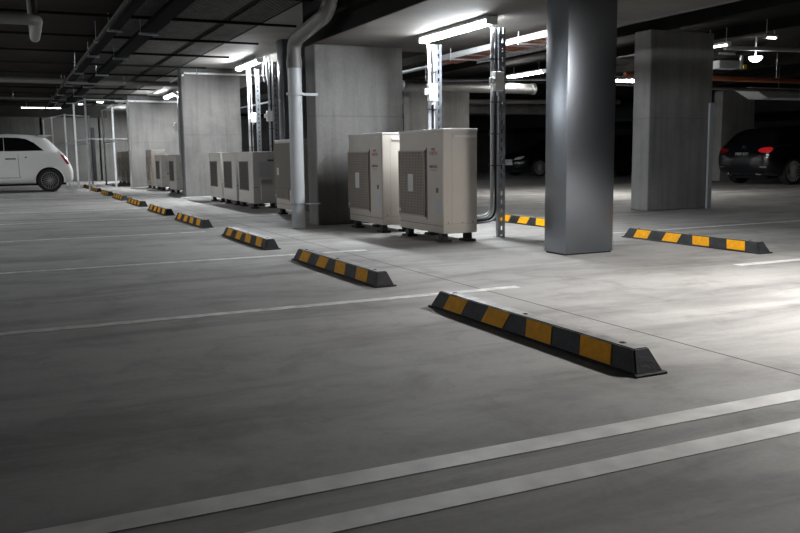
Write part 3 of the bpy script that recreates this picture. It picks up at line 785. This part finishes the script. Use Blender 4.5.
# ------------------------------------------------------------ cars
def lerp_table(tab, s):
    if s <= tab[0][0]: return tab[0][1]
    for (a, va), (b_, vb) in zip(tab, tab[1:]):
        if s <= b_:
            k = (s-a)/(b_-a); return va+(vb-va)*k
    return tab[-1][1]
def car_body(T, L, wheels, wr, mat, parent, archr):
    N = 44; bm = B(); rings = []
    for i in range(N+1):
        u = i/N; s = L*(0.5-0.5*math.cos(PI*u))*.35 + L*u*.65
        w = lerp_table(T['w'], s); be = lerp_table(T['belt'], s); ro = lerp_table(T['roof'], s)
        rw = lerp_table(T['rw'], s); zb = lerp_table(T['zb'], s)
        g = max(ro-be, .0)
        P = [(0, zb), (.78*w, zb), (.95*w, zb+.05), (w*.995, zb+.2), (w, (zb+be)/2+.06), (.985*w, be-.08), (.945*w, be),
             (.945*w+(rw-.945*w)*.35, be+g*.33), (.945*w+(rw-.945*w)*.7, be+g*.66), (rw, be+g*.93), (rw*.82, ro-.004*g), (rw*.4, ro+.01*g), (0, ro+.015*g)]
        full = P + [(-y, z) for y, z in P[-2:0:-1]]
        rings.append([bm.verts.new((s, y, z)) for y, z in full])
    n = len(rings[0])
    for a, c in zip(rings, rings[1:]):
        for k in range(n): bm.faces.new((a[k], a[(k+1) % n], c[(k+1) % n], c[k]))
    bm.faces.new(rings[0]); bm.faces.new(rings[-1][::-1])
    bmesh.ops.recalc_face_normals(bm, faces=bm.faces)
    if bm.calc_volume(signed=True) < 0: bmesh.ops.reverse_faces(bm, faces=bm.faces[:])
    me = bpy.data.meshes.new('body'); bm.to_mesh(me); bm.free()
    o = bpy.data.objects.new('body', me); C.objects.link(o)
    sd = o.modifiers.new('s', 'SUBSURF'); sd.levels = 1; sd.render_levels = 1
    cb = B()
    for s in wheels:
        for sg in (-1, 1):
            cyl(cb, (s, sg*(T['W']-.27), wr), (s, sg*(T['W']+.2), wr), archr, 40)
    cme = bpy.data.meshes.new('cut'); cb.to_mesh(cme); cb.free()
    co = bpy.data.objects.new('cut', cme); C.objects.link(co)
    bo = o.modifiers.new('b', 'BOOLEAN'); bo.object = co; bo.operation = 'DIFFERENCE'; bo.solver = 'MANIFOLD'
    dg = bpy.context.evaluated_depsgraph_get(); dg.update()
    me2 = bpy.data.meshes.new_from_object(o.evaluated_get(dg))
    sd_only = me2
    bpy.data.objects.remove(o); bpy.data.objects.remove(co)
    me2.materials.clear(); me2.materials.append(mat); me2.materials.append(ARCH)
    for p in me2.polygons:
        p.use_smooth = True; p.material_index = 0
        c = p.center
        for s in wheels:
            d = math.hypot(c.x-s, c.z-wr)
            if abs(c.y) < T['W']-.26 and abs(abs(p.normal.y)) > .95 and d < archr*.98: p.material_index = 1
    try: me2.set_sharp_from_angle(angle=math.radians(40))
    except Exception: pass
    me2.name = 'body'
    ob = bpy.data.objects.new('body', me2); C.objects.link(ob); ob.parent = parent
    bb = bmesh.new(); bb.from_mesh(me2); bvh = BVHTree.FromBMesh(bb); bb.free()
    return ob, bvh
def decal(bvh, poly, frm, d, mat, name, parent, off=.005, cell=.05):
    """poly: 2-D points in plane perpendicular to d; frm(u,v)->3-D start outside, d direction to cast"""
    bm = B(); vs = [bm.verts.new((u, v, 0)) for u, v in poly]; bm.faces.new(vs)
    us = [p[0] for p in poly]; vv = [p[1] for p in poly]
    x = min(us)+cell
    while x < max(us):
        bmesh.ops.bisect_plane(bm, geom=bm.verts[:]+bm.edges[:]+bm.faces[:], plane_co=(x, 0, 0), plane_no=(1, 0, 0)); x += cell
    x = min(vv)+cell
    while x < max(vv):
        bmesh.ops.bisect_plane(bm, geom=bm.verts[:]+bm.edges[:]+bm.faces[:], plane_co=(0, x, 0), plane_no=(0, 1, 0)); x += cell
    bmesh.ops.triangulate(bm, faces=bm.faces[:])
    d = Vector(d).normalized(); last = None; bad = []
    for v in bm.verts:
        o = Vector(frm(v.co.x, v.co.y)); hit = bvh.ray_cast(o, d)
        if hit[0] is None: bad.append(v); continue
        v.co = hit[0]-d*off; 
    bmesh.ops.delete(bm, geom=bad, context='VERTS')
    ex = bmesh.ops.extrude_face_region(bm, geom=bm.faces[:])
    for v in ex['geom']:
        if isinstance(v, bmesh.types.BMVert): v.co = v.co + d*(off+.004)
    return link(name, bm, mat, parent, True)
def smoothpoly(pts, n=4):
    out = []; m = len(pts)
    for i in range(m):
        p0, p1, p2, p3 = [Vector(pts[(i+k-1) % m]) for k in range(4)]
        for k in range(n):
            t = k/n
            out.append(tuple(.5*((2*p1)+(-p0+p2)*t+(2*p0-5*p1+4*p2-p3)*t*t+(-p0+3*p1-3*p2+p3)*t**3)))
    return out
def wheel(parent, s, y, r, mat, spokes=14, sg=1, width=.2, rimr=.72, name='wheel'):
    """centre (s,y,r), outer face towards sg*Y"""
    b = B(); w = width/2
    lathe(b, [(r*rimr, -w*.9), (r*.9, -w), (r*.985, -w*.8), (r, -w*.4), (r, w*.4), (r*.985, w*.8), (r*.9, w), (r*rimr, w*.9), (r*rimr, -w*.9)], 'Y', 48, (s, y, r))
    t = link(name, b, TYRE, parent, True)
    b = B(); q = sg
    yo = y+q*w*.86
    lathe(b, [(r*rimr*.98, q*w*.95), (r*rimr*1.01, q*w*.95), (r*rimr*1.01, q*w*.2), (r*rimr*.93, q*w*.5)], 'Y', 48, (s, y, r))
    R_ = r*rimr
    for k in range(spokes):
        a = 2*PI*k/spokes
        da = .16
        for sgn in (-1, 1) if spokes < 12 else (0,):
            a0, a1 = a, a+sgn*da
            p0 = Vector((s+R_*.2*math.cos(a0), yo-q*.01, r+R_*.2*math.sin(a0))); p1 = Vector((s+R_*.98*math.cos(a1), yo-q*.0, r+R_*.98*math.sin(a1)))
            dd = (p1-p0).normalized(); sd = dd.cross(Vector((0, 1, 0)))
            obox(b, (p0+p1)/2, dd, sd, (0, 1, 0), (p1-p0).length/2, .0062, .012)
    cyl(b, (s, yo-q*.03, r), (s, yo+q*.008, r), R_*.24, 20)
    link('rim', b, mat, t)
    b = B(); cyl(b, (s, y-q*.02, r), (s, y+q*w*.35, r), R_*.97, 40); link('brake_disc', b, ARCH, t)
    return t

# white hatchback -------------------------------------------------
T = dict(W=.80,
    w=[(0, .62), (.03, .68), (.12, .735), (.35, .775), (.7, .80), (1.4, .81), (2.6, .81), (3.1, .78), (3.4, .70), (3.58, .55), (3.62, .45)],
    belt=[(0, .50), (.03, .56), (.10, .74), (.2, .90), (.32, .985), (.55, 1.01), (1.6, .99), (2.5, .96), (2.9, .90), (3.3, .77), (3.5, .64), (3.62, .50)],
    roof=[(0, .52), (.03, .60), (.10, .78), (.2, .95), (.30, 1.04), (.38, 1.13), (.50, 1.27), (.60, 1.365), (.72, 1.42), (1.0, 1.455), (1.5, 1.48), (2.0, 1.455), (2.3, 1.38), (2.55, 1.22), (2.8, 1.03), (2.95, .96), (3.3, .84), (3.5, .70), (3.62, .52)],
    rw=[(0, .5), (.3, .58), (.6, .555), (1.5, .56), (2.2, .56), (2.8, .60), (3.3, .55), (3.62, .35)],
    zb=[(0, .30), (.08, .24), (.3, .20), (3.3, .20), (3.55, .24), (3.62, .34)])
wc = thing('hatchback_car', 'white three door hatchback seen from the side at the left edge', 'car', (1.60, 23.1+.81, 0), PI)
WH = .295
body, bvh = car_body(T, 3.62, (.60, 2.92), WH, WHITECAR, wc, .335)
# after rotation by pi local +Y is world -Y: the side facing the camera is local +Y
for sg in (1, -1):
    fr = lambda u, v, sg=sg: (u, sg*3, v); d = (0, -sg, 0)
    win = decal(bvh, [(.70, 1.05), (.78, 1.12), (.92, 1.25), (1.10, 1.345), (1.28, 1.375), (1.61, 1.385), (1.61, 1.04), (1.1, 1.045)], fr, d, GLASSD, 'quarter_window', body)
    win = decal(bvh, [(1.62, 1.385), (2.05, 1.36), (2.35, 1.25), (2.62, 1.03), (1.62, 1.04)], fr, d, GLASSD, 'door_window', body)
    decal(bvh, [(1.275, .37), (1.285, .37), (1.305, .44), (1.31, .98), (1.30, .98), (1.295, .45)], fr, d, LABELG, 'door_gap', body, off=.001)
    decal(bvh, [(1.285, .372), (2.4, .372), (2.4, .382), (1.285, .382)], fr, d, LABELG, 'sill_gap', body, off=.001)
    decal(bvh, [(1.36, .835), (1.60, .835), (1.60, .86), (1.36, .86)], fr, d, CHROME, 'door_handle', body, off=.018)
    decal(bvh, smoothpoly([(1.11, .87), (1.15, .87), (1.15, .895), (1.11, .895)]), fr, d, LABELG, 'fuel_cap', body, off=.004)
    decal(bvh, smoothpoly([(.10, .72), (.17, .70), (.26, .84), (.31, .95), (.24, .955), (.15, .84)]), fr, d, TAILDULL, 'tail_light', body, off=.006, cell=.03)
    for s in (.60, 2.92):
        wheel(wc, s, sg*(.81-.105), WH, RIMD, 11, sg)
        b = B(); tube(b, [(s+.345*math.cos(a), sg*(lerp_table(T['w'], s)*.995-.01), WH+.345*math.sin(a)) for a in [PI*1.05-PI*1.1*k/20 for k in range(21)]], .014, 6)
        link('arch_lip', b, WHITECAR, wc, True)
    b = B(); tube(b, [(2.35, sg*.76, 1.0), (2.36, sg*.86, 1.03)], .02, 8); box(b, 2.28, 2.42, sg*.90-.06, sg*.90+.06, .98, 1.1, .02, 2); link('wing_mirror', b, WHITECAR, wc, True)
b = B(); prism(b, [(.80, 0, 1.41), (.66, 0, 1.40), (.50, 0, 1.425), (.47, 0, 1.445), (.60, 0, 1.45), (.80, 0, 1.45)], (0, -.54, 0), (0, .54, 0))
link('roof_spoiler', b, WHITECAR, wc)
fr = lambda u, v: (-1, u, v)
decal(bvh, [(-.46, 1.06), (.46, 1.06), (.40, 1.36), (-.40, 1.36)], fr, (1, 0, 0), GLASSD, 'rear_window', body)
decal(bvh, [(-.26, .52), (.26, .52), (.26, .63), (-.26, .63)], fr, (1, 0, 0), LABELW, 'number_plate', body)
fr = lambda u, v: (6, u, v)
decal(bvh, [(-.50, 1.08), (.50, 1.08), (.46, 1.37), (-.46, 1.37)], fr, (-1, 0, 0), GLASSD, 'windscreen', body)
for sg in (-1, 1): decal(bvh, smoothpoly([(sg*.42, .66), (sg*.56, .66), (sg*.56, .76), (sg*.42, .76)]), fr, (-1, 0, 0), HEADL, 'headlamp', body)
link('exhaust_tip', cyl(B(), (.0, .3, .26), (.2, .3, .26), .03, 12), CHROME, wc)
link('underbody', box(B(), .2, 3.4, -.5, .5, .17, .28), ARCH, wc)

# black hatchback -------------------------------------------------
T2 = dict(W=.885,
    w=[(0, .70), (.04, .77), (.15, .83), (.4, .87), (.8, .885), (3.6, .885), (4.0, .84), (4.25, .72), (4.38, .5)],
    belt=[(0, .62), (.04, .78), (.12, .90), (.3, .955), (.8, .96), (2.9, .93), (3.3, .88), (4.0, .76), (4.3, .62), (4.38, .5)],
    roof=[(0, .66), (.04, .82), (.12, .93), (.18, .99), (.3, 1.12), (.46, 1.28), (.6, 1.36), (1.0, 1.41), (1.7, 1.44), (2.2, 1.42), (2.6, 1.32), (3.0, 1.10), (3.25, .99), (4.0, .84), (4.3, .68), (4.38, .52)],
    rw=[(0, .6), (.3, .66), (.6, .60), (1.6, .60), (2.6, .60), (3.2, .70), (4.0, .65), (4.38, .4)],
    zb=[(0, .36), (.08, .27), (.3, .2), (4.0, .19), (4.3, .22), (4.38, .3)])
def black_car(label, loc, rot, front=False):
    t = thing('hatchback_car', label, 'car', loc, rot)
    body, bvh = car_body(T2, 4.38, (.80, 3.52), .32, BLACKCAR, t, .36)
    for sg in (1, -1):
        fr = lambda u, v, sg=sg: (u, sg*3, v); d = (0, -sg, 0)
        decal(bvh, [(.62, 1.02), (.72, 1.15), (.95, 1.28), (1.42, 1.35), (1.42, .99), (.8, .99)], fr, d, GLASSD, 'rear_side_window', body)
        decal(bvh, [(1.48, 1.355), (2.0, 1.365), (2.45, 1.26), (2.95, .98), (1.48, .985)], fr, d, GLASSD, 'front_side_window', body)
        decal(bvh, [(.57, 1.0), (.66, 1.16), (.92, 1.305), (1.10, 1.345), (1.10, 1.36), (.9, 1.325), (.63, 1.17), (.54, 1.0)], fr, d, CHROME, 'window_trim', body, off=.007, cell=.04)
        for q in (1.35, 2.45): decal(bvh, [(q, .83), (q+.2, .83), (q+.2, .86), (q, .86)], fr, d, CHROME, 'door_handle', body, off=.02)
        for s in (.80, 3.52): wheel(t, s, sg*(.885-.115), .32, RIML, 18, sg, .215, .76)
        b = B(); tube(b, [(2.75, sg*.8, .98), (2.76, sg*.93, 1.0)], .02, 8); box(b, 2.68, 2.84, sg*.97-.08, sg*.97+.08, .95, 1.08, .025, 2); link('wing_mirror', b, BLACKCAR, t, True)
    fr = lambda u, v: (-1, u, v)
    decal(bvh, [(-.56, 1.03), (.56, 1.03), (.48, 1.31), (-.48, 1.31)], fr, (1, 0, 0), GLASSD, 'rear_window', body, cell=.06)
    for sg in (-1, 1):
        decal(bvh, smoothpoly([(sg*.48, .80), (sg*.76, .77), (sg*.77, .90), (sg*.50, .875)]), fr, (1, 0, 0), TAILRED if sg < 0 else TAILDULL, 'tail_light', body, off=.008, cell=.04)
        b = B(); box(b, .03, .16, sg*.50-.09, sg*.50+.09, .24, .285, .01, 1); link('exhaust_tip', b, CHROME, t)
        decal(bvh, [(sg*.55, .42), (sg*.72, .42), (sg*.72, .45), (sg*.55, .45)], fr, (1, 0, 0), CHROME, 'bumper_reflector', body, off=.006)
    pl = decal(bvh, [(-.20, .69), (.20, .69), (.20, .78), (-.20, .78)], fr, (1, 0, 0), BLACKPL, 'number_plate', body, off=.012)
    x0 = bvh.ray_cast(Vector((-1, 0, .735)), Vector((1, 0, 0)))[0].x
    text('plate_lettering', 'MRE 82T', .105, LABELW, body, (x0-.017, 0, .735), (0, -1, 0), (0, 0, 1))
    b = B(); xx = bvh.ray_cast(Vector((-1, 0, .90)), Vector((1, 0, 0)))[0].x
    tube(b, [(xx-.01, .045*math.cos(a), .90+.045*math.sin(a)) for a in [2*PI*k/20 for k in range(21)]], .005, 6)
    for k in range(3):
        a = PI/2+2*PI*k/3; tube(b, [(xx-.01, 0, .90), (xx-.01, .043*math.cos(a), .90+.043*math.sin(a))], .004, 5)
    link('round_badge', b, CHROME, t)
    fr = lambda u, v: (7, u, v)
    decal(bvh, [(-.60, 1.02), (.60, 1.02), (.50, 1.34), (-.50, 1.34)], fr, (-1, 0, 0), GLASSD, 'windscreen', body, cell=.07)
    for sg in (-1, 1):
        decal(bvh, smoothpoly([(sg*.42, .60), (sg*.70, .64), (sg*.70, .74), (sg*.44, .68)]), fr, (-1, 0, 0), HEADL, 'headlamp', body, off=.008)
        b = B(); box(b, 4.22, 4.33, sg*.55-.1, sg*.55+.1, .32, .35, .005, 1); link('lower_lamp', b, CHROME, t)
    decal(bvh, [(-.35, .42), (.35, .42), (.32, .62), (-.32, .62)], fr, (-1, 0, 0), GALVB if front else BLACKPL, 'front_grille', body)
    link('underbody', box(B(), .3, 4.1, -.55, .55, .15, .26), ARCH, t)
    return t
black_car('black hatchback with a red tail light and silver wheel at the right edge', (16.26, 14.97, 0), 0)
black_car('dark car facing the camera behind the front slotted upright, left of the far pair', (21.0, 25.9+.2, 0), PI, True)
black_car('dark car in deep shade left of the steel clad column, right of the far pair', (21.4, 23.6, 0), PI)

# ------------------------------------------------------------ world, camera
w = bpy.data.worlds.new('World'); scene.world = w; w.use_nodes = True
w.node_tree.nodes['Background'].inputs[0].default_value = (0, 0, 0, 1)
w.node_tree.nodes['Background'].inputs[1].default_value = 0
cam = bpy.data.cameras.new('camera'); co = bpy.data.objects.new('camera', cam); C.objects.link(co)
f, pitch, yaw, roll, h = 831.0356, 0.1326, 0.4386, -0.0125, 0.809
cam.sensor_width = 36; cam.sensor_fit = 'HORIZONTAL'; cam.lens = f*36/800; cam.clip_start = .05; cam.clip_end = 200
F = Vector((math.sin(yaw)*math.cos(pitch), math.cos(yaw)*math.cos(pitch), -math.sin(pitch)))
R = Vector((math.cos(yaw), -math.sin(yaw), 0)); U = R.cross(F)
R2 = R*math.cos(roll)+U*math.sin(roll); U2 = -R*math.sin(roll)+U*math.cos(roll)
co.matrix_world = Matrix(((R2.x, U2.x, -F.x, 0), (R2.y, U2.y, -F.y, 0), (R2.z, U2.z, -F.z, h), (0, 0, 0, 1)))
scene.camera = co
vs = scene.view_settings
scene.display_settings.display_device = 'sRGB'
vs.view_transform = 'Standard'; vs.look = 'None'; vs.exposure = 0.0; vs.gamma = 1; vs.use_curve_mapping = False
